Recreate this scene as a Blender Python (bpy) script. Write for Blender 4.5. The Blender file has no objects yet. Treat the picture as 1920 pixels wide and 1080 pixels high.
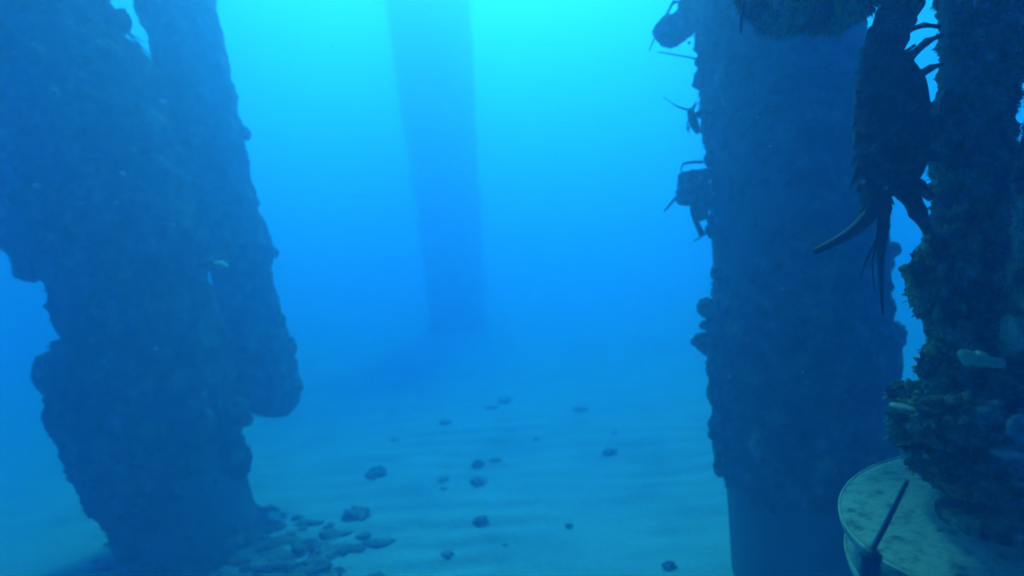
import bpy, bmesh, math, random
import numpy as np
from mathutils import Matrix, Vector, noise
random.seed(7)
R = math.radians
S = bpy.context.scene
COL = S.collection

# ------------------------------------------------------------------ camera
H = 1.25                                   # camera height over the sand, metres
FPX = 1100.0                               # focal length in photo pixels (1920 wide)
cam = bpy.data.cameras.new('camera'); cam_o = bpy.data.objects.new('camera', cam)
COL.objects.link(cam_o); S.camera = cam_o
cam.sensor_width = 36; cam.lens = 36*FPX/1920; cam.clip_start = .02; cam.clip_end = 400
CM = Matrix.Translation((0, 0, H)) @ Matrix.Rotation(R(90-5.2), 4, 'X') @ Matrix.Rotation(R(-4.5), 4, 'Z')
cam_o.matrix_world = CM
cam.dof.use_dof = True; cam.dof.focus_distance = 1.12; cam.dof.aperture_fstop = 1.7
CI = CM.inverted()

# ------------------------------------------------------------------ sky, sun, exposure
SUN_EL, SUN_AZ = 56, 4
w = bpy.data.worlds.new('World'); S.world = w; w.use_nodes = True
wn = w.node_tree
sky = wn.nodes.new('ShaderNodeTexSky'); sky.sky_type = 'NISHITA'; sky.sun_disc = False
sky.sun_elevation = R(SUN_EL); sky.sun_rotation = R(SUN_AZ)
wn.links.new(sky.outputs[0], wn.nodes['Background'].inputs[0])
wn.nodes['Background'].inputs[1].default_value = .1
sl = bpy.data.lights.new('sun', 'SUN'); sl.energy = 5; sl.angle = R(12); sl.color = (1, .96, .74)
so = bpy.data.objects.new('sun', sl); COL.objects.link(so)
sd = Vector((math.sin(R(SUN_AZ))*math.cos(R(SUN_EL)), math.cos(R(SUN_AZ))*math.cos(R(SUN_EL)), math.sin(R(SUN_EL))))
so.rotation_euler = sd.to_track_quat('Z', 'Y').to_euler()
vs = S.view_settings
vs.view_transform = 'Standard'; vs.look = 'None'; vs.gamma = 1; vs.exposure = 1.85
S.cycles.volume_bounces = 8
S.cycles.use_denoising = True

# ------------------------------------------------------------------ pixel helpers (photo pixels, 1920 x 1080)
def pix(x, y, d):
    """the point at depth d (metres along the view axis) seen at photo pixel x, y"""
    return CM @ Vector(((x-960)/FPX*d, -(y-540)/FPX*d, -d))
def ground(x, y, z=0.0):
    o = CM.translation; v = pix(x, y, 1) - o
    return o + v*((z-o.z)/v.z)
def depth(p): return -(CI @ p).z
def lerp_rows(rows, y):
    if y <= rows[0][0]:
        a, b = rows[0], rows[1]
    elif y >= rows[-1][0]:
        a, b = rows[-2], rows[-1]
    else:
        for a, b in zip(rows, rows[1:]):
            if a[0] <= y <= b[0]: break
    t = (y-a[0])/(b[0]-a[0])
    return [p+(q-p)*t for p, q in zip(a[1:], b[1:])]

# ------------------------------------------------------------------ materials
def new_mat(name):
    m = bpy.data.materials.new(name); m.use_nodes = True
    return m, m.node_tree, m.node_tree.nodes['Principled BSDF']
def mottled(name, stops, scale=12, rough=.9, detail=6, bump=.0, bump_scale=60, spec=.2, coat=None):
    """noise driven colour between several base colours: stops = [(position, rgb), ...]"""
    m, t, b = new_mat(name)
    tc = t.nodes.new('ShaderNodeTexCoord')
    n = t.nodes.new('ShaderNodeTexNoise'); n.inputs['Scale'].default_value = scale; n.inputs['Detail'].default_value = detail
    n.inputs['Roughness'].default_value = .62
    r = t.nodes.new('ShaderNodeValToRGB'); e = r.color_ramp.elements
    while len(e) < len(stops): e.new(.5)
    for el, (p, c) in zip(e, stops): el.position = p; el.color = (*c, 1)
    t.links.new(tc.outputs['Object'], n.inputs['Vector'])
    t.links.new(n.outputs['Fac'], r.inputs[0]); t.links.new(r.outputs[0], b.inputs['Base Color'])
    b.inputs['Roughness'].default_value = rough; b.inputs['Specular IOR Level'].default_value = spec
    if bump:
        n2 = t.nodes.new('ShaderNodeTexNoise'); n2.inputs['Scale'].default_value = bump_scale; n2.inputs['Detail'].default_value = 5
        bp = t.nodes.new('ShaderNodeBump'); bp.inputs['Strength'].default_value = bump; bp.inputs['Distance'].default_value = .02
        t.links.new(tc.outputs['Object'], n2.inputs['Vector'])
        t.links.new(n2.outputs['Fac'], bp.inputs['Height']); t.links.new(bp.outputs[0], b.inputs['Normal'])
    return m
M = {}
M['sand'] = mottled('sand', [(.3, (.14, .19, .22)), (.5, (.19, .255, .295)), (.75, (.23, .30, .335))], 2.5, .95, 8, .35, 45)
M['growth'] = mottled('growth', [(.34, (.018, .022, .016)), (.47, (.05, .055, .036)), (.57, (.11, .115, .075)), (.68, (.26, .27, .2))], 11, .95, 8, .8, 70)
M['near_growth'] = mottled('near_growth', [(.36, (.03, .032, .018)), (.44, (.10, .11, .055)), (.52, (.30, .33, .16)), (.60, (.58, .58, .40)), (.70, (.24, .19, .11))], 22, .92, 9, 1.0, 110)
M['turf'] = mottled('turf', [(.3, (.035, .045, .02)), (.47, (.09, .105, .045)), (.6, (.27, .29, .14))], 20, .9, 3)
M['pile_turf'] = mottled('pile_turf', [(.3, (.03, .035, .022)), (.7, (.09, .09, .06))], 8, .9, 3)
M['concrete'] = mottled('concrete', [(.3, (.08, .085, .075)), (.7, (.15, .15, .13))], 5, .9, 6, .3, 40)
M['rock'] = mottled('rock', [(.3, (.10, .125, .135)), (.6, (.15, .18, .195))], 10, .95, 6, .6, 40)
M['rubble'] = mottled('rubble', [(.3, (.05, .06, .06)), (.6, (.10, .115, .115))], 10, .95, 6, .6, 40)
M['lobster'] = mottled('lobster', [(.36, (.012, .009, .007)), (.5, (.045, .03, .018)), (.6, (.16, .115, .065))], 60, .5, 5, .6, 220, .2)
M['antenna'] = mottled('antenna', [(.3, (.022, .016, .012)), (.7, (.045, .03, .02))], 60, .6, 3, 0, 60, .2)
M['plate'] = mottled('plate', [(.34, (.08, .105, .085)), (.43, (.21, .245, .205)), (.56, (.30, .345, .29)), (.70, (.21, .24, .18))], 40, .9, 8, .3, 130)
M['rim'] = mottled('rim', [(.35, (.16, .18, .14)), (.65, (.42, .45, .37))], 30, .8)
M['rod'] = mottled('rod', [(.3, (.008, .012, .05)), (.7, (.018, .03, .11))], 30, .45, 4, .2, 90, .4)
M['shell'] = mottled('shell', [(.35, (.20, .24, .19)), (.65, (.46, .49, .40))], 60, .6, 5, .3, 150)
M['strap'] = mottled('strap', [(.3, (.05, .11, .03)), (.7, (.11, .19, .05))], 40, .8, 5, .6, 150)
M['fitting'] = mottled('fitting', [(.3, (.42, .56, .24)), (.7, (.72, .80, .46))], 50, .6, 5, .4, 120)
M['timber'] = mottled('timber', [(.3, (.05, .045, .04)), (.7, (.10, .09, .075))], 6, .9)
M['fish'] = mottled('fish', [(.3, (.03, .035, .04)), (.7, (.07, .075, .08))], 50, .5)

# ------------------------------------------------------------------ object helpers
def link(name, me, mat, parent=None, smooth=True):
    if mat is not None and not me.materials: me.materials.append(mat)
    if smooth: me.polygons.foreach_set('use_smooth', [True]*len(me.polygons))
    o = bpy.data.objects.new(name, me); COL.objects.link(o)
    if parent is not None:
        o.parent = parent; o.matrix_parent_inverse = parent.matrix_world.inverted()
    return o
def tag(o, label=None, cat=None, group=None, kind=None):
    for k, v in (('label', label), ('category', cat), ('group', group), ('kind', kind)):
        if v: o[k] = v
    return o
def empty(name, loc, label, cat, group=None):
    o = bpy.data.objects.new(name, None); COL.objects.link(o)
    o.matrix_world = Matrix.Translation(loc); o.empty_display_size = .1
    bpy.context.view_layer.update()
    return tag(o, label, cat, group)
def mesh(name, v, f):
    me = bpy.data.meshes.new(name); me.from_pydata([tuple(p) for p in v], [], f); me.update()
    return me
def loft(rings, closed_ends=True):
    """rings: list of lists of points, all of one length -> verts, faces"""
    n = len(rings[0]); v = [p for r in rings for p in r]; f = []
    for i in range(len(rings)-1):
        a, b = i*n, (i+1)*n
        for k in range(n):
            k2 = (k+1) % n
            f.append((a+k, a+k2, b+k2, b+k))
    if closed_ends:
        f.append(tuple(range(n-1, -1, -1))); m = (len(rings)-1)*n; f.append(tuple(range(m, m+n)))
    return v, f
def frame(t, ref):
    t = t.normalized(); u = t.cross(ref)
    if u.length < 1e-4: u = t.cross(Vector((1, 0, 0)))
    u.normalize(); return u, t.cross(u).normalized()
def tube_vf(pts, rad, n=8, ref=Vector((0, 1, .2)), flat=1.0):
    rings = []
    for i, p in enumerate(pts):
        t = pts[min(i+1, len(pts)-1)] - pts[max(i-1, 0)]
        u, v = frame(t, ref); r = rad[i]
        rings.append([p + u*math.cos(2*math.pi*k/n)*r + v*math.sin(2*math.pi*k/n)*r*flat for k in range(n)])
    return loft(rings)
def smooth_path(pts, rad, m=6):
    """Catmull-Rom resampling of points and radii"""
    P, Q = [], []
    for i in range(len(pts)-1):
        p0, p1, p2, p3 = pts[max(i-1, 0)], pts[i], pts[i+1], pts[min(i+2, len(pts)-1)]
        for k in range(m):
            t = k/m
            P.append(.5*((2*p1) + (p2-p0)*t + (2*p0-5*p1+4*p2-p3)*t*t + (3*p1-p0-3*p2+p3)*t**3))
            Q.append(rad[i]+(rad[i+1]-rad[i])*t)
    return P+[pts[-1]], Q+[rad[-1]]
def tube(name, pts, rad, mat, parent=None, n=8, m=6, ref=Vector((0, 1, .2)), flat=1.0):
    if m > 1: pts, rad = smooth_path(pts, rad, m)
    v, f = tube_vf(pts, rad, n, ref, flat)
    return link(name, mesh(name, v, f), mat, parent)
def bumps(p, amp, size, seed=0.0):
    """organic relief: rolling noise + rounded barnacle-like knobs"""
    q = p/size + Vector((seed, seed*.7, -seed))
    a = noise.fractal(q, 1.0, 2.0, 3)*.6
    d = noise.voronoi(q*2.3)[0][0]
    b = max(0, .55-d)
    d2 = noise.voronoi(q*5.5)[0][0]
    return amp*(a + b*1.1 + max(0, .5-d2)*.5)
_blobs = {}
def blob_mesh(name, sx, sy, sz, rough=.25, seed=0.0, sub=4, boxy=0.0, freq=2.2):
    bm = bmesh.new(); bmesh.ops.create_icosphere(bm, subdivisions=sub, radius=1)
    for v in bm.verts:
        p = v.co.copy()
        if boxy:
            mx = max(abs(p.x), abs(p.y), abs(p.z)); p = p.lerp(p/mx*.86, boxy)
        k = 1 + rough*(noise.fractal(v.co*freq+Vector((seed, seed*1.3, 7-seed)), 1, 2, 4)*.8 + max(0, .5-noise.voronoi(v.co*freq*1.8+Vector((seed, 3, seed)))[0][0])*.7)
        v.co = Vector((p.x*sx, p.y*sy, p.z*sz))*k
    me = bpy.data.meshes.new(name); bm.to_mesh(me); bm.free()
    return me
def blob(name, loc, size, mat, parent=None, **k):
    me = blob_mesh(name, *size, **k); o = link(name, me, mat)
    o.location = loc
    if parent is not None:
        o.parent = parent; o.matrix_parent_inverse = parent.matrix_world.inverted()
    return o
def turf(name, verts, norms, count, length, width, mat, parent, droop=.3, view_only=True, patch=-.08):
    """many small blades growing on a surface, too many to count: one part of kind stuff"""
    V, F = [], []
    c = CM.translation; idx = []
    for i in range(len(verts)):
        if not view_only or norms[i].dot(c-verts[i]) > -.25*(c-verts[i]).length: idx.append(i)
    for _ in range(count):
        i = random.choice(idx); p = verts[i]; nrm = norms[i]
        if noise.noise(p*28/(length*100))+.25*random.random() < patch: continue
        p = p + Vector((random.gauss(0, 1), random.gauss(0, 1), random.gauss(0, 1)))*length*.25
        d = (nrm + Vector((random.gauss(0, .45), random.gauss(0, .45), random.gauss(0, .45)-droop))).normalized()
        l = length*random.uniform(.4, 1.3); wd = width*random.uniform(.6, 1.3)
        s = d.cross(Vector((random.gauss(0, 1), random.gauss(0, 1), random.gauss(0, 1)))).normalized()*wd
        k = len(V)
        V += [p-d*length*.3-s, p-d*length*.3+s, p+d*l*.55+s*.9, p+d*l*.55-s*.9, p+d*l+Vector((0, 0, -l*.2))]
        F += [(k, k+1, k+2, k+3), (k+3, k+2, k+4)]
    return tag(link(name, mesh(name, V, F), mat, parent, smooth=False), kind='stuff')
def px_loft(rows, y0, y1, ny, na, d, amp, size, seed, squash=1.0, dfun=None):
    """a tube whose left and right outline follow photo rows (y, x_left, x_right) at depth d, with organic relief"""
    C, Rr = [], []
    for i in range(ny):
        y = y0+(y1-y0)*i/(ny-1)
        xl, xr = lerp_rows(rows, y); dd = dfun(y) if dfun else d
        xc = (xl+xr)/2
        C.append(pix(xc, y, dd)); Rr.append((xr-xl)/2/FPX*dd/math.sqrt(1+((xc-960)/FPX)**2))
    # smooth the axis so that the relief, not the axis, carries the irregularities
    rings, norms = [], []
    for i in range(ny):
        t = C[min(i+3, ny-1)]-C[max(i-3, 0)]
        u, v = frame(t, Vector((0, 1, 0)))
        ring = []
        for k in range(na):
            a = 2*math.pi*k/na
            n = u*math.cos(a)+v*math.sin(a)*squash
            p = C[i]+n*Rr[i]
            ring.append(p+n*bumps(p, amp, size, seed)); norms.append(n.normalized())
        rings.append(ring)
    v, f = loft(rings)
    return v, f, norms

# ================================================================== the setting
# ---- seabed: one sheet, fine near the camera, ripples as real relief
def axis(parts):
    out = []
    for a, b, s in parts:
        n = max(1, round((b-a)/s)); out += [a+(b-a)*i/n for i in range(n)]
    return out+[parts[-1][1]]
GX = axis([(-48, -14, 2), (-14, -5, .3), (-5, -3, .06), (-3, 3.2, .032), (3.2, 5, .08), (5, 14, .3), (14, 48, 2)])
GY = axis([(-48, -8, 2), (-8, 1, .5), (1, 2, .1), (2, 6.5, .026), (6.5, 11, .06), (11, 18, .3), (18, 48, 2)])
def sand_z(x, y):
    p = Vector((x*.35, y*.35, 0))
    z = .05*noise.fractal(p, 1, 2, 3)
    if 1 < y < 14 and abs(x) < 8:
        wv = noise.noise(Vector((x*.9, y*.8, 3)))*2.2 + noise.noise(Vector((x*2.6, y*1.6, 9)))*1.3 + noise.noise(Vector((x*6, y*4, 5)))*.35
        s = (y*1.0 + x*.06)*2*math.pi/.165 + wv*2.4
        rp = (math.sin(s)+.28*math.sin(2*s+.7))
        k = max(.08, min(1, .35+.9*noise.noise(Vector((x*.6+4, y*.6, 1)))+1.0*noise.noise(Vector((x*2.2, y*2.6, 6)))+x*.16))
        z += .009*rp*k + .006*noise.fractal(Vector((x*5, y*5, 0)), 1, 2, 3)
    return z
V = [(x, y, sand_z(x, y)) for y in GY for x in GX]
nx = len(GX)
F = [(j*nx+i, j*nx+i+1, (j+1)*nx+i+1, (j+1)*nx+i) for j in range(len(GY)-1) for i in range(nx-1)]
tag(link('seabed', mesh('seabed', V, F), M['sand']), kind='structure')

# ---- the water itself: one even volume round everything
TOP = 6.1
bm = bmesh.new(); bmesh.ops.create_cube(bm, size=1)
for v in bm.verts: v.co = Vector((v.co.x*100, v.co.y*100, TOP if v.co.z > 0 else -1.2))
me = bpy.data.meshes.new('haze'); bm.to_mesh(me); bm.free()
wm = bpy.data.materials.new('sea_water'); wm.use_nodes = True; t = wm.node_tree; t.nodes.clear()
out = t.nodes.new('ShaderNodeOutputMaterial'); pv = t.nodes.new('ShaderNodeVolumePrincipled')
t.links.new(pv.outputs[0], out.inputs['Volume'])
SC, AB = (.075, .148, .285), (.50, .138, .046)          # scattering and absorption per metre
pv.inputs['Density'].default_value = 1.0
pv.inputs['Color'].default_value = (*SC, 1)
pv.inputs['Absorption Color'].default_value = (*[max(0, 1-a/(1-s))**2 for a, s in zip(AB, SC)], 1)
pv.inputs['Anisotropy'].default_value = .7
tag(link('haze', me, wm, smooth=False), 'clear blue sea water filling the view', 'water', kind='stuff')

# ---- pier deck over the camera (out of frame): it shades the near water
deck = bpy.data.objects.new('pier_deck', None); COL.objects.link(deck); tag(deck, kind='structure')
deck.location = (0, 0, 5.75); bpy.context.view_layer.update()
def box_mesh(name, sx, sy, sz):
    b = bmesh.new(); bmesh.ops.create_cube(b, size=1)
    for v in b.verts: v.co = Vector((v.co.x*sx, v.co.y*sy, v.co.z*sz))
    bmesh.ops.bevel(b, geom=list(b.edges), offset=min(sx, sy, sz)*.08, segments=1, affect='EDGES')
    m_ = bpy.data.meshes.new(name); b.to_mesh(m_); b.free(); m_.materials.append(M['timber']); return m_
pm = box_mesh('plank', 28, .245, .06)
y = -4.1; k = 0
while y < 3.9:
    o = bpy.data.objects.new('plank', pm); COL.objects.link(o); o.parent = deck
    o.location = (0, y, .1); y += .255
bmsh = box_mesh('beam', .2, 8, .22)
for x in (-9, -3, 3, 9):
    o = bpy.data.objects.new('beam', bmsh); COL.objects.link(o); o.parent = deck; o.location = (x, 0, -.05)

# ================================================================== piles
def make_pile(label, rows, d, y_top, y_bot, shaft_r, shaft_px, amp, size, seed, ny, na, stump=None, turf_n=0, turf_len=.02):
    """rows: encrusted outline; shaft_px: (x, y) axis pixels at two heights"""
    (xa, ya), (xb, yb) = shaft_px
    a, b = pix(xa, ya, d), pix(xb, yb, d); ax = (a-b).normalized()
    base = b + ax*((-.25-b.z)/ax.z); top = b + ax*((5.65-b.z)/ax.z)
    if stump: base = a.lerp(b, (stump-ya)/(yb-ya))
    root = empty('pier_pile', b + ax*((0-b.z)/ax.z), label, 'pile', 'pier piles')
    n = 24
    pts = [base.lerp(top, i/n) for i in range(n+1)]
    tube('shaft', pts, [shaft_r]*(n+1), M['concrete'], root, n=40, m=1)
    v, f, nr = px_loft(rows, y_top, y_bot, ny, na, d, amp, size, seed)
    v = [p if p.z < 5.64 else Vector((p.x, p.y, 5.64)) for p in v]
    link('growth', mesh('growth', v, f), M['growth'], root)
    if turf_n:
        vis = [i for i, p in enumerate(v) if .05 < p.z < 4.6]
        turf('turf', [v[i] for i in vis], [nr[i] for i in vis], turf_n, turf_len, turf_len*.2, M['pile_turf'], root)
    return root
def add_clump(root, x, y, rx, ry, d, seed, boxy=0.0, rough=.3, dz=1.0, name='growth_clump'):
    k = d/FPX
    return blob(name, pix(x, y, d), (rx*k, (rx+ry)/2*k*dz, ry*k), M['growth'], root, seed=seed, boxy=boxy, rough=rough)
def add_twig(root, pts, d, r=(.006, .003), name='twig'):
    P = [pix(x, y, d) for x, y in pts]; n = len(P)
    return tube(name, P, [r[0]+(r[1]-r[0])*i/(n-1) for i in range(n)], M['pile_turf'], root, n=6, m=4)
def add_shell(root, x, y, rx, ry, d, tilt=0.0, name='shell'):
    k = d/FPX
    o = blob(name, pix(x, y, d), (rx*k, rx*k*.8, ry*k), M['shell'], None, seed=x*.01, rough=.18, sub=3)
    o.rotation_euler = (random.uniform(-.3, .3), tilt, random.uniform(0, .5))
    bpy.context.view_layer.update()
    o.parent = root; o.matrix_parent_inverse = root.matrix_world.inverted()
    return o

# ---- right pile
DR = 2.0
rows = [(-2150, 1106, 1426), (-200, 1272, 1592), (0, 1293, 1598), (120, 1303, 1612), (230, 1315, 1626), (300, 1322, 1640), (400, 1327, 1648), (460, 1332, 1652), (520, 1334, 1656), (570, 1330, 1658),
        (620, 1323, 1664), (660, 1322, 1668), (700, 1325, 1668), (735, 1328, 1670), (760, 1336, 1672), (800, 1336, 1674), (850, 1341, 1678), (885, 1350, 1678), (897, 1356, 1676), (904, 1364, 1674)]
p_right = make_pile('dark encrusted pile right of centre, smooth and bare below its ragged growth', rows, DR, -2150, 906, .2575, ((1456, 0), (1518, 1000)), .024, .085, 1.7, 680, 200, turf_n=5000, turf_len=.013)
for i, (x, y, rx, ry, bx, rg) in enumerate([(1259, 58, 32, 28, 0, .22), (1283, 42, 26, 26, 0, .3), (1284, 8, 12, 12, 0, .3), (1298, 345, 26, 28, .85, .18), (1290, 368, 22, 18, .5, .25), (1318, 360, 22, 36, .3, .3), (1314, 398, 13, 16, 0, .3),
        (1324, 577, 16, 18, 0, .3), (1321, 610, 9, 9, 0, .3), (1317, 640, 18, 16, 0, .3), (1303, 641, 8, 7, .2, .4), (1334, 612, 10, 22, 0, .3), (1333, 690, 8, 22, 0, .35), (1335, 736, 9, 20, 0, .3),
        (1337, 798, 9, 13, 0, .3), (1335, 815, 8, 8, 0, .3), (1346, 838, 9, 20, 0, .35), (1348, 874, 9, 20, 0, .35), (1670, 632, 24, 30, 0, .3), (1664, 675, 24, 30, 0, .3), (1668, 715, 16, 22, 0, .3),
        (1673, 468, 14, 15, 0, .25), (1663, 494, 13, 13, 0, .3)]):
    add_clump(p_right, x, y, rx, ry, DR+(.0 if x < 1640 else .03), i*3.1+.4, bx, rg)
for i in range(34):                                # many low knobs breaking up both edges
    y = random.uniform(100, 895); xl, xr = lerp_rows(rows, y)
    x = xl+random.uniform(1, 12) if i % 4 else xr-random.uniform(1, 10)
    r_ = random.uniform(4, 10)
    add_clump(p_right, x, y, r_, r_*random.uniform(.8, 1.7), DR-.01, i*1.7+60, 0, .5)
for pts, r in [([(1246, 34), (1254, 20), (1261, 6), (1266, 2)], (.004, .005)), ([(1262, 6), (1272, 3), (1280, 10)], (.005, .004)), ([(1229, 68), (1222, 84), (1217, 96)], (.003, .0015)), ([(1306, 110), (1262, 102), (1232, 97)], (.003, .0015)),
               ([(1318, 304), (1300, 304), (1282, 307)], (.006, .004)), ([(1282, 307), (1278, 314), (1277, 322)], (.0035, .002)), ([(1268, 370), (1256, 384), (1245, 397)], (.006, .0025)),
               ([(1297, 384), (1299, 400), (1308, 422), (1318, 443)], (.006, .011)), ([(1312, 446), (1306, 449), (1300, 453)], (.004, .002)), ([(1302, 643), (1297, 640)], (.007, .003))]:
    add_twig(p_right, pts, DR-.02, r)
for x, y, rx, ry in [(1332, 341, 4, 4), (1338, 366, 4, 3), (1467, 541, 4, 2.5), (1553, 735, 6, 4), (1610, 741, 4, 2), (1270, 78, 2.5, 2), (1292, 80, 3, 3), (1603, 563, 3.5, 2), (1622, 588, 4, 3), (1368, 706, 4, 3), (1420, 220, 3, 1.5), (1444, 274, 3, 2), (1505, 697, 3, 2)]:
    fr = (x-1495)/165.0
    add_shell(p_right, x, y, rx, ry, DR-.29*math.sqrt(max(0, 1-min(1, fr*fr)))*.97 - (.02 if x < 1340 else .0))

# ---- front left pile
gl = ground(372, 1018); DL = depth(gl)
rows = [(-1250, -390, -70), (-400, -200, 130), (0, -85, 216), (60, -68, 234), (110, -52, 250), (140, -44, 272), (168, -36, 314), (240, -18, 340), (300, -8, 356), (335, -2, 364), (380, 14, 372), (420, 36, 384), (480, 48, 404), (496, 62, 388),
        (514, 84, 348), (552, 100, 344), (572, 106, 384), (600, 114, 418), (650, 116, 432), (690, 106, 440), (740, 106, 446), (780, 120, 450), (830, 142, 454), (880, 165, 456), (940, 205, 464), (1000, 236, 482), (1060, 240, 520)]
p_left = make_pile('wide leaning encrusted pile filling the left of the view, growth bulging at mid height', rows, DL, -1400, 1060, .26, ((66, 0), (372, 1018)), .040, .12, 5.2, 560, 200, turf_n=3500, turf_len=.016)
for i, (x, y, rx, ry) in enumerate([(228, 40, 16, 22), (246, 118, 14, 22), (280, 150, 24, 16), (400, 492, 26, 16), (20, 440, 22, 34), (60, 505, 30, 22), (98, 700, 26, 40), (120, 780, 26, 40), (440, 770, 26, 24), (458, 790, 16, 10),
        (150, 850, 26, 40), (445, 860, 22, 40), (10, 350, 16, 20), (2, 400, 14, 16)]):
    add_clump(p_left, x, y, rx, ry, DL, i*2.3+9, 0, .34)
add_twig(p_left, [(243, 66), (262, 84), (285, 110)], DL, (.006, .004)); add_twig(p_left, [(285, 110), (272, 120), (258, 127)], DL, (.004, .005)); add_twig(p_left, [(241, 66), (246, 64), (270, 80)], DL, (.005, .002))
for x, y, rx, ry in [(414, 497, 13, 7), (325, 422, 4, 3), (230, 326, 6, 4), (100, 170, 8, 5), (305, 191, 6, 4), (292, 653, 4, 2), (218, 380, 4, 3), (70, 348, 8, 6), (160, 610, 5, 3)]:
    xl, xr = lerp_rows(rows, y); c = (xl+xr)/2; h_ = (xr-xl)/2; fr = min(.96, abs((x-c)/h_))
    add_shell(p_left, x, y, rx, ry, DL-h_/FPX*DL*math.sqrt(1-fr*fr)*1.0-.03, tilt=.3)

# ---- rear left pile
DRL = DL+.42                                     # broken off above the sand, leaning against the front pile
rows = [(-1300, -60, 98), (0, 250, 405), (45, 272, 414), (100, 285, 426), (160, 298, 438), (220, 304, 450), (300, 325, 466), (400, 350, 486), (462, 374, 508), (478, 376, 516), (490, 396, 515), (505, 406, 505), (560, 412, 520), (600, 424, 530), (650, 430, 545), (700, 438, 555), (730, 442, 563), (755, 450, 560), (780, 470, 530)]
p_rear = make_pile('slimmer encrusted pile leaning behind the wide left pile, broken off above the sand', rows, DRL, -1260, 772, .125, ((330, 0), (502, 762)), .024, .10, 3.3, 460, 140, stump=735)
for i, (x, y, rx, ry) in enumerate([(480, 762, 16, 8), (505, 752, 22, 12), (535, 745, 16, 14), (524, 600, 10, 14), (546, 650, 10, 16), (462, 250, 7, 12), (480, 380, 6, 10), (555, 722, 12, 16), (540, 690, 16, 24), (514, 474, 8, 10), (430, 690, 14, 20), (470, 742, 18, 16), (290, 60, 8, 20)]):
    add_clump(p_rear, x, y, rx, ry, DRL, i*1.9+30, 0, .34)

# ---- far pile
gf = ground(855, 616); DF = depth(gf)
rows = [(-420, 655, 838), (0, 724, 880), (200, 752, 890), (400, 785, 900), (560, 803, 908), (600, 806, 910), (640, 800, 918)]
p_far = make_pile('faint far pile in the middle fading into the bright water', rows, DF, -330, 630, .32, ((802, 0), (858, 616)), .05, .3, 8.1, 200, 90)

# ================================================================== rocks and rubble on the sand
def rock(x, y, rx, ry, label, seed, flat=.7, cat='rock'):
    g = ground(x, y); k = depth(g)/FPX
    o = blob('rock', (g.x, g.y, sand_z(g.x, g.y)+ry*k*flat*.15), (rx*k, rx*k*.8, ry*k*flat*.95), M['rock'], None, seed=seed, rough=.6, sub=4, freq=2.2)
    o.rotation_euler = (0, 0, seed*1.7)
    return tag(o, label, cat, 'dark lumps scattered on the sand')
for i, a in enumerate([
    (1145, 853, 15, 9, 'dark rounded rock alone on the sand, nearest to the right pile at mid height'),
    (706, 893, 18, 18, 'blurry upright dark rock on the sand right of the rear left pile'),
    (668, 970, 28, 22, 'large dim rock nearest to the rubble at the foot of the left pile'),
    (898, 905, 17, 14, 'dark rock on the sand below the small round one in the middle'),
    (897, 872, 13, 12, 'dim lump on the sand touching the dark rock in the middle'),
    (929, 864, 12, 6, 'small round dark rock just right of the dim middle lump'),
    (835, 798, 12, 7, 'slanting small rock on the sand below the far pile'),
    (948, 760, 15, 8, 'far rock on the sand, uppermost of the bigger ones'),
    (925, 773, 13, 5, 'low flat far rock just left of the uppermost one'),
    (902, 980, 13, 15, 'ragged dark clump on the near sand below the middle rocks'),
    (840, 1043, 13, 9, 'small dark rock near the bottom edge of the view'),
    (1068, 992, 9, 9, 'small ragged lump alone on the near rippled sand'),
    (1152, 820, 6, 4, 'tiny dark pebble just above the lone rounded rock'),
    (1090, 780, 14, 5, 'long faint rock on the far sand between middle and right pile'),
    (1006, 828, 6, 4, 'tiny pebble alone on the sand in the very middle'),
    (832, 900, 12, 6, 'flat rock between the upright blurry rock and the middle rocks'),
    (832, 918, 7, 4, 'tiny stone under the flat rock left of the middle'),
    (1256, 1074, 12, 14, 'dark ragged clump cut by the bottom edge beside the right pile'),
    (740, 830, 9, 5, 'faint small stone on the sand above the blurry upright rock'),
    (610, 1040, 26, 18, 'broad dark rock at the right end of the rubble heap'),
    (948, 1024, 6, 5, 'tiny dark pebble on the near sand beside the ragged clump')]):
    rock(a[0], a[1], a[2], a[3], a[4], i*1.37+.6)
V, F = [], []
for i in range(620):
    x = random.gauss(430, 115); y = random.uniform(925, 1160)  # heap widened to the left, dark stones standing in for shaded sand
    if x < 60 or x > 740 or y < 930+abs(x-430)*.30: continue
    g = ground(x, y); s = random.uniform(.012, .042)*(1.1 if y > 1000 else .8)
    me = blob_mesh('r', s*random.uniform(.8, 1.6), s*random.uniform(.7, 1.2), s*random.uniform(.2, .5), rough=1.0, seed=i*1.1, sub=2, freq=2.6)
    k = len(V); V += [v.co+Vector((g.x, g.y, sand_z(g.x, g.y)+s*.04)) for v in me.vertices]; F += [tuple(k+j for j in p.vertices) for p in me.polygons]
    bpy.data.meshes.remove(me)
tag(link('rubble', mesh('rubble', V, F), M['rubble']), 'dark rubble heaped round the foot of the wide left pile, spread left in place of shade', 'rubble', kind='stuff')

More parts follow.
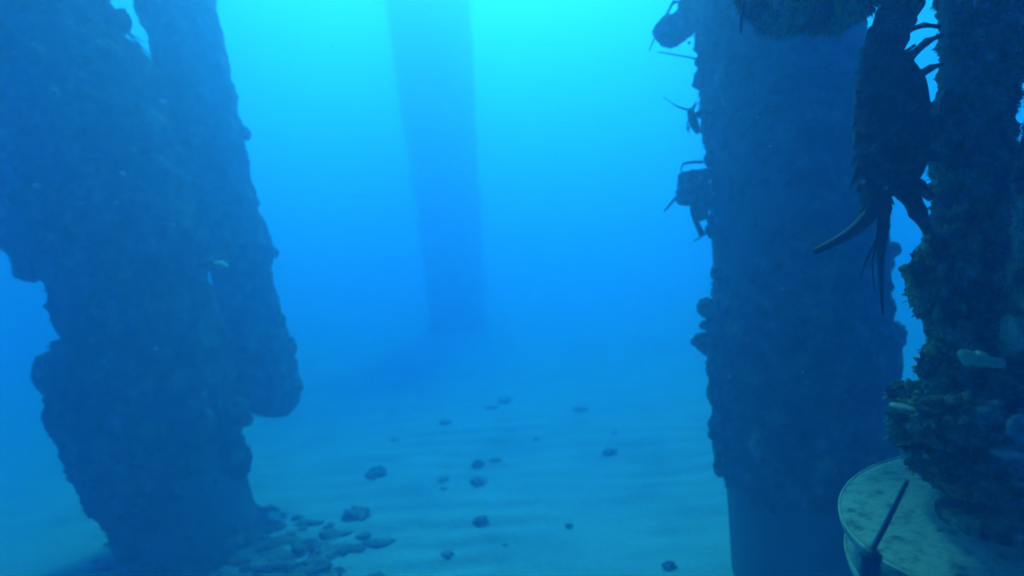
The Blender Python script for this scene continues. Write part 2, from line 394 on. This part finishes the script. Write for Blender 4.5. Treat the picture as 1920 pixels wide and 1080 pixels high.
# ================================================================== foreground: encrusted mounting pole
DP = .98
rows = [(-260, 1738, 1990), (0, 1757, 1975), (90, 1761, 1965), (135, 1761, 1930), (170, 1757, 1905), (300, 1746, 1898), (400, 1745, 1898), (440, 1740, 1898), (470, 1724, 1896), (505, 1712, 1896), (545, 1718, 1886), (585, 1726, 1888), (615, 1738, 1888), (635, 1742, 1890),
        (660, 1736, 1900), (690, 1732, 1930), (705, 1722, 1960), (720, 1702, 1985), (740, 1686, 2005), (765, 1677, 2020), (800, 1670, 2030), (830, 1672, 2032), (850, 1680, 2026), (870, 1698, 2010), (885, 1725, 1990), (905, 1765, 1965), (940, 1780, 1955), (985, 1785, 1950)]
pole_base = pix(1868, 985, DP)
pole = empty('mounting_pole', pole_base, 'thick growth-covered pole in the right foreground that the lobster clings to', 'pole')
tube('core', [pix(1815, -260, DP), pix(1812, 300, DP), pix(1868, 985, DP)], [.034, .034, .05], M['concrete'], pole, n=24, m=8)
v, f, nr = px_loft(rows, -260, 985, 480, 240, DP, .016, .042, 11.3)
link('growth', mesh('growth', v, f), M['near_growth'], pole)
turf('turf', v, nr, 7000, .0065, .0010, M['turf'], pole)
k = DP/FPX
for i, (x, y, rx, ry, dd) in enumerate([(1725, 800, 46, 44, -.06), (1790, 790, 60, 40, -.12), (1760, 860, 46, 30, -.09), (1700, 745, 30, 26, -.02), (1850, 880, 60, 36, -.13), (1760, 530, 44, 70, -.03), (1856, 60, 64, 66, -.03), (1790, 470, 36, 40, -.04), (1765, 700, 34, 40, -.06), (1780, 250, 34, 60, -.03), (1900, 40, 60, 60, -.06)]):
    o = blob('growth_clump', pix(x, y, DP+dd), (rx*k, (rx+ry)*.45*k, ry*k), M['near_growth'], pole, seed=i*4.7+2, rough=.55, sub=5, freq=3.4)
    bpy.context.view_layer.update()
    mw = o.matrix_world; me = o.data
    turf('turf', [mw @ q.co for q in me.vertices], [q.normal.copy() for q in me.vertices], 350, .0065, .0010, M['turf'], pole)
# pale shells set in the growth
def big_shell(x, y, rx, ry, d, rot, label=None, thick=.25):
    k = d/FPX
    bm = bmesh.new(); bmesh.ops.create_uvsphere(bm, u_segments=32, v_segments=16, radius=1)
    for q in bm.verts:
        p = q.co; a = math.atan2(p.y, p.x); r = math.hypot(p.x, p.y)
        rg = 1+.04*math.sin(a*14)*r + .03*noise.noise(p*3)
        q.co = Vector((p.x*rx*k*rg, p.y*rx*k*.85*rg, p.z*ry*k*(1+.15*math.sin(r*18))))
    me = bpy.data.meshes.new('shell'); bm.to_mesh(me); bm.free()
    o = link('shell', me, M['shell']); o.matrix_world = Matrix.Translation(pix(x, y, d)) @ Matrix.Rotation(rot[2], 4, 'Z') @ Matrix.Rotation(rot[0], 4, 'X') @ Matrix.Rotation(rot[1], 4, 'Y')
    bpy.context.view_layer.update()
    o.parent = pole; o.matrix_parent_inverse = pole.matrix_world.inverted()
    if label: o['label'] = label
    return o
big_shell(1692, 765, 22, 7, .885, (.1, .25, 0), 'flat pale clam shell set in the collar')
big_shell(1917, 806, 34, 12, .80, (1.25, .2, 0), 'round pale shell at the right edge')
big_shell(1886, 850, 26, 8, .80, (.15, .1, 0), 'flat pale shell under the round one')
for i in range(16):
    x, y = random.choice([(1758, 640), (1776, 835), (1790, 826), (1850, 868), (1730, 852), (1838, 60), (1826, 78), (1870, 52), (1795, 190), (1812, 882), (1905, 20), (1745, 800), (1860, 820), (1765, 905)])
    x += random.uniform(-14, 14); y += random.uniform(-10, 10)
    big_shell(x, y, random.uniform(3, 6), random.uniform(1.5, 3), DP-.1 if y < 700 else .83, (random.uniform(0, 1), random.uniform(-.5, .5), random.uniform(0, 3)))
# pale segmented fitting poking out between pole and pipe
DT = .815
fit = [((1799, 660), (1821, 674), (.007, .0115)), ((1828, 671), (1845, 675), (.0115, .0105)), ((1845, 677), (1878, 681), (.0075, .0075))]
fo = None
for (a, b, r) in fit:
    A, B = pix(*a, DT), pix(*b, DT); pts = [A.lerp(B, i/5) for i in range(6)]
    o = tube('fitting' if fo is None else 'segment', pts, [r[0]*.5]+[r[0]+(r[1]-r[0])*i/4 for i in range(5)], M['fitting'], pole if fo is None else fo, n=9, m=1)
    if fo is None: fo = o; o['label'] = 'pale segmented fitting sticking out of the growth'

# ---- second encrusted pipe at the right edge, nearer to the camera
DQ = .84
rows = [(-200, 1960, 2110), (180, 1934, 2080), (240, 1916, 2070), (300, 1899, 2060), (400, 1894, 2055), (480, 1889, 2050), (560, 1880, 2045), (620, 1868, 2040), (680, 1874, 2035), (715, 1888, 2010), (728, 1910, 1985)]
pipe = empty('encrusted_pipe', pix(1950, 728, DQ), 'fuzzy growth-covered pipe cut by the right edge in front of the pole', 'pipe')
tube('core', [pix(2040, -200, DQ), pix(1985, 300, DQ), pix(1950, 700, DQ)], [.035]*3, M['concrete'], pipe, n=20, m=6)
v, f, nr = px_loft(rows, -200, 728, 260, 120, DQ, .009, .035, 17.9)
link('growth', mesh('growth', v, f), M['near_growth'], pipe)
turf('turf', v, nr, 3000, .0065, .0010, M['turf'], pipe)

# ---- growth-hung crossbar at the top edge
DC = .95
bar = empty('crossbar', pix(1600, -60, DC), 'shaggy growth hanging from a bar along the top edge left of the lobster tail', 'bar')
tube('core', [pix(1430, -50, DC), pix(1600, -62, DC), pix(1790, -112, DC)], [.02]*3, M['concrete'], bar, n=16, m=6)
ctr = [(1392, -40, 14), (1410, -32, 40), (1440, -22, 62), (1470, -12, 70), (1510, -22, 72), (1550, -22, 74), (1582, -26, 76), (1606, -36, 62), (1628, -62, 48), (1670, -95, 40), (1780, -110, 40)]
P, Q = smooth_path([pix(x, y, DC) for x, y, r in ctr], [r/FPX*DC*.93 for x, y, r in ctr], 14)
rings, nr, vv = [], [], []
for i, p in enumerate(P):
    u, vv_ = frame(P[min(i+1, len(P)-1)]-P[max(i-1, 0)], Vector((0, 1, 0)))
    ring = []
    for a in range(110):
        nn = u*math.cos(2*math.pi*a/110)+vv_*math.sin(2*math.pi*a/110)
        q = p+nn*Q[i]; ring.append(q+nn*bumps(q, .013, .045, 21)); nr.append(nn)
    rings.append(ring)
v, f = loft(rings)
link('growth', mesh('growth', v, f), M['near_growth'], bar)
turf('turf', v, nr, 9000, .0095, .0012, M['turf'], bar, droop=.5)
sp = []
for i in range(9):
    a = -.9+2.2*i/8
    sp.append(pix(1577-4*math.sin(a), -36+96*math.sin(a+.15), DC-.085*math.cos(a)))
tube('strap', sp, [.012]*len(sp), M['strap'], bar, n=10, m=4, flat=.35, ref=Vector((1, 0, 0)))
tube('whip', [pix(1397, -30, .9), pix(1394, 10, .9), pix(1390, 40, .9), pix(1389, 62, .9)], [.0032, .003, .0026, .002], M['antenna'], bar, n=8, m=4)

# ================================================================== round double-plate base at the pole's foot
DB = .95
bc = pix(1880, 964, DB); RB = .235
bn = Vector((math.sin(-.142), math.sin(-.03), 1)).normalized()
bu = Vector((0, 1, 0)).cross(bn).normalized(); bv = bn.cross(bu)
BM = Matrix((bu, bv, bn)).transposed().to_4x4(); BM.translation = bc
def revolve(name, prof, mat, parent, n=96, jitter=0.0):
    rings = []
    for r, z in prof:
        rings.append([BM @ Vector((r*math.cos(2*math.pi*i/n), r*math.sin(2*math.pi*i/n), z+(noise.noise(Vector((r*20*math.cos(2*math.pi*i/n), r*20*math.sin(2*math.pi*i/n), z)))*jitter))) for i in range(n)])
    v, f = loft(rings)
    return link(name, mesh(name, v, f), mat, parent)
base = empty('plate_base', BM @ Vector((0, 0, -.16)), 'pale round double-plate base under the pole with a thin blue rod', 'base')
tp = revolve('plate', [(.02, -.012), (RB-.004, -.012), (RB-.003, 0)]+[(RB-.003-(RB-.023)*i/14, .0005+.0*i) for i in range(1, 15)], M['plate'], base, jitter=.0012)
revolve('rim', [(RB-.0045, -.0135), (RB, -.0135), (RB+.0005, -.010), (RB+.0005, .001), (RB-.0005, .0018), (RB-.003, .0018), (RB-.004, .001), (RB-.0045, -.0135)], M['rim'], tp)
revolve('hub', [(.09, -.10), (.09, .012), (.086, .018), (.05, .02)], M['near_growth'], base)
bp_ = revolve('plate', [(.02, -.085), (RB-.004, -.085), (RB-.003, -.073), (.03, -.072)], M['plate'], base)
revolve('rim', [(RB-.0045, -.0865), (RB, -.0865), (RB+.0005, -.083), (RB+.0005, -.072), (RB-.0005, -.0712), (RB-.003, -.0712), (RB-.004, -.072), (RB-.0045, -.0865)], M['rim'], bp_)
DW = .80
rd = tube('rod', [pix(1632, 1036, DW), pix(1660, 985, DW+.01), pix(1702, 900, DW+.02)], [.0040, .0036, .0028], M['rod'], base, n=14, m=6)
rd['label'] = 'thin dark blue rod leaning over the plate'
hl = tube('rod_holder', [pix(1629, 1150, DW), pix(1632, 1060, DW), pix(1633, 1040, DW), pix(1634, 1030, DW)], [.0125, .012, .0115, .008], M['rod'], base, n=20, m=4)
tube('collar', [pix(1633, 1046, DW), pix(1634, 1036, DW)], [.0135, .0128], M['rod'], hl, n=20, m=1)

# ================================================================== spiny lobster clinging head down to the pole
DLo = .93
kl = DLo/FPX
LV, LF = [], []
def add_vf(v, f):
    k = len(LV); LV.extend(v); LF.extend([tuple(k+i for i in q) for q in f])
sp = [(1728, -75, 28), (1714, -35, 32), (1697, 0, 35), (1679, 35, 36), (1663, 72, 37), (1652, 108, 39), (1649, 140, 41), (1650, 165, 44), (1651, 200, 47), (1651, 240, 48), (1650, 280, 47), (1648, 312, 42), (1647, 338, 33), (1648, 362, 24), (1649, 384, 16)]
P, Q = smooth_path([pix(x, y, DLo) for x, y, r in sp], [r*kl for x, y, r in sp], 14)
rings = []; nP = len(P); ncar = 6*14
for i, p in enumerate(P):
    u, vv_ = frame(P[min(i+1, nP-1)]-P[max(i-1, 0)], Vector((0, 1, 0)))
    r = Q[i]
    if i < ncar:                                   # six tail segments, each overlapping the next
        s = (i/ncar*6.4) % 1.0; r *= 1.05-.16*s
    elif i == ncar or i == ncar+1: r *= .93        # groove before the carapace
    ring = []
    for a in range(40):
        A = 2*math.pi*a/40; c, s_ = math.cos(A), math.sin(A)
        n = u*c+vv_*s_*.86
        q = p+n*r
        if i > ncar+2: q += n*.0016*max(0, .5-noise.voronoi(q*110)[0][0])*2.2   # small tubercles
        ring.append(q)
    rings.append(ring)
add_vf(*loft(rings))
def limb(pts, rad, dz=0.0):
    P_, Q_ = [], []
    for (x, y, *z), r in zip(pts, rad):
        P_.append(pix(x, y, DLo+dz+(z[0] if z else 0))); Q_.append(r*kl)
    P2, Q2 = [], []
    for i in range(len(P_)-1):                     # straight leg segments, thicker at each joint
        for k_ in range(6):
            t_ = k_/6; P2.append(P_[i].lerp(P_[i+1], t_)); Q2.append((Q_[i]+(Q_[i+1]-Q_[i])*t_)*(1.12-.24*math.sin(math.pi*t_)))
    P2.append(P_[-1]); Q2.append(Q_[-1])
    add_vf(*tube_vf(P2, Q2, 10))
# sternum / leg bases on the pole side
st = [(1690, 120, 18), (1702, 160, 30), (1708, 210, 31), (1706, 260, 33), (1700, 310, 32), (1690, 345, 22), (1680, 366, 12)]
P2, Q2 = smooth_path([pix(x, y, DLo) for x, y, r in st], [r*kl for x, y, r in st], 6)
add_vf(*tube_vf(P2, Q2, 16))
limb([(1684, 84), (1704, 56), (1732, 47), (1764, 50)], (9, 6, 5, 4), .01)
limb([(1690, 132), (1706, 106), (1738, 78), (1764, 66)], (11, 9, 7, 4), -.005)
limb([(1684, 120), (1696, 98), (1716, 84)], (5, 4, 3), .03)
limb([(1700, 160), (1722, 142), (1744, 128), (1768, 120)], (12, 10, 7, 4), .0)
limb([(1706, 190), (1730, 205), (1746, 240), (1760, 262)], (12, 10, 7, 4), .02)
limb([(1700, 285, -.03), (1732, 288, -.05), (1786, 300, -.07), (1824, 308, -.062), (1850, 304, -.045)], (13, 12, 9, 7, 4))
limb([(1694, 262, -.03), (1655, 268, -.05), (1622, 292, -.045), (1616, 312, -.03)], (9, 8, 6, 3))
limb([(1690, 318, -.03), (1652, 312, -.05), (1618, 298, -.04)], (9, 7, 4))
limb([(1688, 340), (1704, 362), (1722, 400), (1742, 438)], (20, 20, 15, 8), .0)
limb([(1700, 330, -.02), (1722, 350, -.03), (1748, 372, -.03)], (15, 13, 8))
# antenna peduncles with spiny joints
limb([(1640, 345, -.012), (1634, 372, -.022), (1642, 396, -.03)], (20, 19, 14))
limb([(1655, 350, .012), (1656, 392, .014), (1655, 432, .012)], (16, 14, 11))
# forward spines: brow horns, carapace edge, peduncles
def spine(x, y, x2, y2, r, dz=-.01):
    A, B = pix(x, y, DLo+dz), pix(x2, y2, DLo+dz)
    add_vf(*tube_vf([A, A.lerp(B, .5), A.lerp(B, .85), B], [r*kl, r*kl*.62, r*kl*.33, r*kl*.14], 8))
for s_ in [(1612, 312, 1597, 350, 7), (1622, 322, 1609, 357, 6), (1632, 338, 1616, 362, 5, -.02), (1606, 290, 1598, 312, 5), (1622, 360, 1613, 372, 4, -.02), (1624, 372, 1613, 384, 4, -.02), (1626, 384, 1612, 398, 4.5, -.025), (1632, 396, 1618, 408, 4, -.03), (1620, 350, 1611, 362, 4, -.01),
           (1606, 260, 1600, 276, 4), (1605, 228, 1599, 242, 4), (1606, 198, 1600, 210, 3.5), (1608, 168, 1602, 180, 3.5), (1664, 404, 1668, 414, 4, .012), (1662, 420, 1668, 430, 4, .012), (1668, 372, 1676, 384, 4, .0)]:
    spine(s_[0], s_[1], s_[2]+(s_[2]-s_[0])*.25, s_[3]+(s_[3]-s_[1])*.15, s_[4]*1.15, *s_[5:])
for i in range(46):                                # rows of short spines on the carapace
    y_ = random.uniform(165, 325); a = random.uniform(-1.35, .55)
    c = pix(1650, y_, DLo); rr = 45*kl*(1 if y_ < 290 else .86)
    n = Vector((-math.cos(a), -math.sin(a)*.86 if a > 0 else math.sin(a)*.86, 0)); n = Vector((-abs(math.cos(a)), -abs(math.sin(a))*.86, 0))
    b0 = c+n*rr*.96; b1 = b0+n*.009+Vector((0, 0, -.011))
    add_vf(*tube_vf([b0, b0.lerp(b1, .6), b1], [.0028, .0016, .0005], 6))
tmp = bpy.data.objects.new('tmp', mesh('tmp', LV, LF)); COL.objects.link(tmp)
rm = tmp.modifiers.new('r', 'REMESH'); rm.mode = 'VOXEL'; rm.voxel_size = .0014; rm.adaptivity = 0
smm = tmp.modifiers.new('s', 'SMOOTH'); smm.factor = .5; smm.iterations = 2
dg = bpy.context.evaluated_depsgraph_get()
lme = bpy.data.meshes.new_from_object(tmp.evaluated_get(dg)); lme.name = 'body'
bpy.data.objects.remove(tmp)
lob = empty('spiny_lobster', pix(1740, 250, DLo), 'dark spiny lobster hanging head down on the foreground pole, long antennae below', 'lobster')
link('body', lme, M['lobster'], lob)
def feeler(name, pts, rad, dz):
    return tube(name, [pix(x, y, DLo+dz) for x, y in pts], [r*kl for r in rad], M['antenna'], lob, n=12, m=8)
feeler('antenna', [(1640, 390), (1622, 412), (1594, 437), (1560, 457), (1526, 473)], [13, 12.5, 10.5, 8, 5.5], -.03)
feeler('antenna', [(1655, 425), (1652, 470), (1652, 520), (1655, 590)], [11, 7.5, 5, 1.8], .012)
feeler('antennule', [(1648, 398), (1646, 440), (1630, 475), (1618, 505), (1614, 526)], [4, 3.4, 2.4, 1.8, 1.2], -.01)
feeler('antennule', [(1650, 398), (1645, 450), (1636, 490), (1638, 530), (1643, 548)], [4, 3.2, 1.9, 1.4, .9], 0)
feeler('antennule', [(1636, 462), (1628, 480), (1622, 500)], [1.6, 1.3, .9], -.005)
for x, y, dz in ((1619, 341, -.030), (1660, 352, -.034)):
    blob('eye', pix(x, y, DLo+dz), (4.2*kl, 4.2*kl, 4.2*kl), M['shell'], lob, rough=.0, sub=2)

# ---- small lobster on the left edge of the right pile
ks = (DR-.02)/FPX
LV, LF = [], []
def sl_tube(pts, rad, n=8):
    P_, Q_ = smooth_path([pix(x, y, DR-.02) for x, y in pts], [r*ks for r in rad], 4); add_vf(*tube_vf(P_, Q_, n))
sl_tube([(1310, 250), (1304, 238), (1299, 222), (1295, 210), (1292, 203)], [4, 8, 9, 7, 3], 10)
for pts in ([(1300, 222), (1290, 228), (1288, 246)], [(1304, 236), (1300, 242), (1308, 252)], [(1297, 212), (1302, 202), (1308, 192)], [(1302, 216), (1312, 206), (1318, 200)], [(1300, 232), (1292, 238), (1292, 250)]):
    sl_tube(pts, [2.2, 1.8, 1.0][:len(pts)], 6)
ls = empty('small_lobster', pix(1305, 225, DR-.02), 'small spindly lobster silhouetted on the left edge of the right pile', 'lobster')
link('body', mesh('body', LV, LF), M['lobster'], ls)
tube('antenna', [pix(x, y, DR-.02) for x, y in [(1294, 206), (1280, 203), (1264, 196), (1242, 180)]], [2.2*ks, 1.9*ks, 1.2*ks, .6*ks], M['antenna'], ls, n=6)
tube('antenna', [pix(x, y, DR-.02) for x, y in [(1296, 206), (1301, 198), (1305, 188)]], [2*ks, 1.5*ks, .7*ks], M['antenna'], ls, n=6)

# ================================================================== tiny fish in the open water
def fish(x, y, d, L, head, label):
    o_ = empty('fish', pix(x, y, d), label, 'fish', 'tiny fish in open water')
    c = pix(x, y, d); ax = Vector((head, .25, .12)).normalized()
    prof = [(-.34, .03), (-.2, .09), (0, .15), (.2, .17), (.36, .12), (.46, .05), (.5, .01)]
    tube('body', [c+ax*L*a for a, r in prof], [r*L for a, r in prof], M['fish'], o_, n=12, m=3, flat=.45, ref=Vector((0, 1, 0)))
    up = Vector((0, 0, 1)); b = c-ax*L*.33; s = ax.cross(up).normalized()*L*.012
    v = [b+s, b-ax*L*.2+up*L*.14+s, b-ax*L*.12+s, b-ax*L*.2-up*L*.14+s]; v += [q-2*s for q in v]
    link('tail_fin', mesh('tail_fin', v, [(0, 1, 2, 3), (7, 6, 5, 4), (0, 4, 5, 1), (1, 5, 6, 2), (2, 6, 7, 3), (3, 7, 4, 0)]), M['fish'], o_, smooth=False)
fish(621, 87, 2.6, .016, 1, 'tiny dark fish in open water high left of the far pile')
fish(1080, 137, 3.2, .016, -1, 'tiny dark fish in open water right of the far pile')
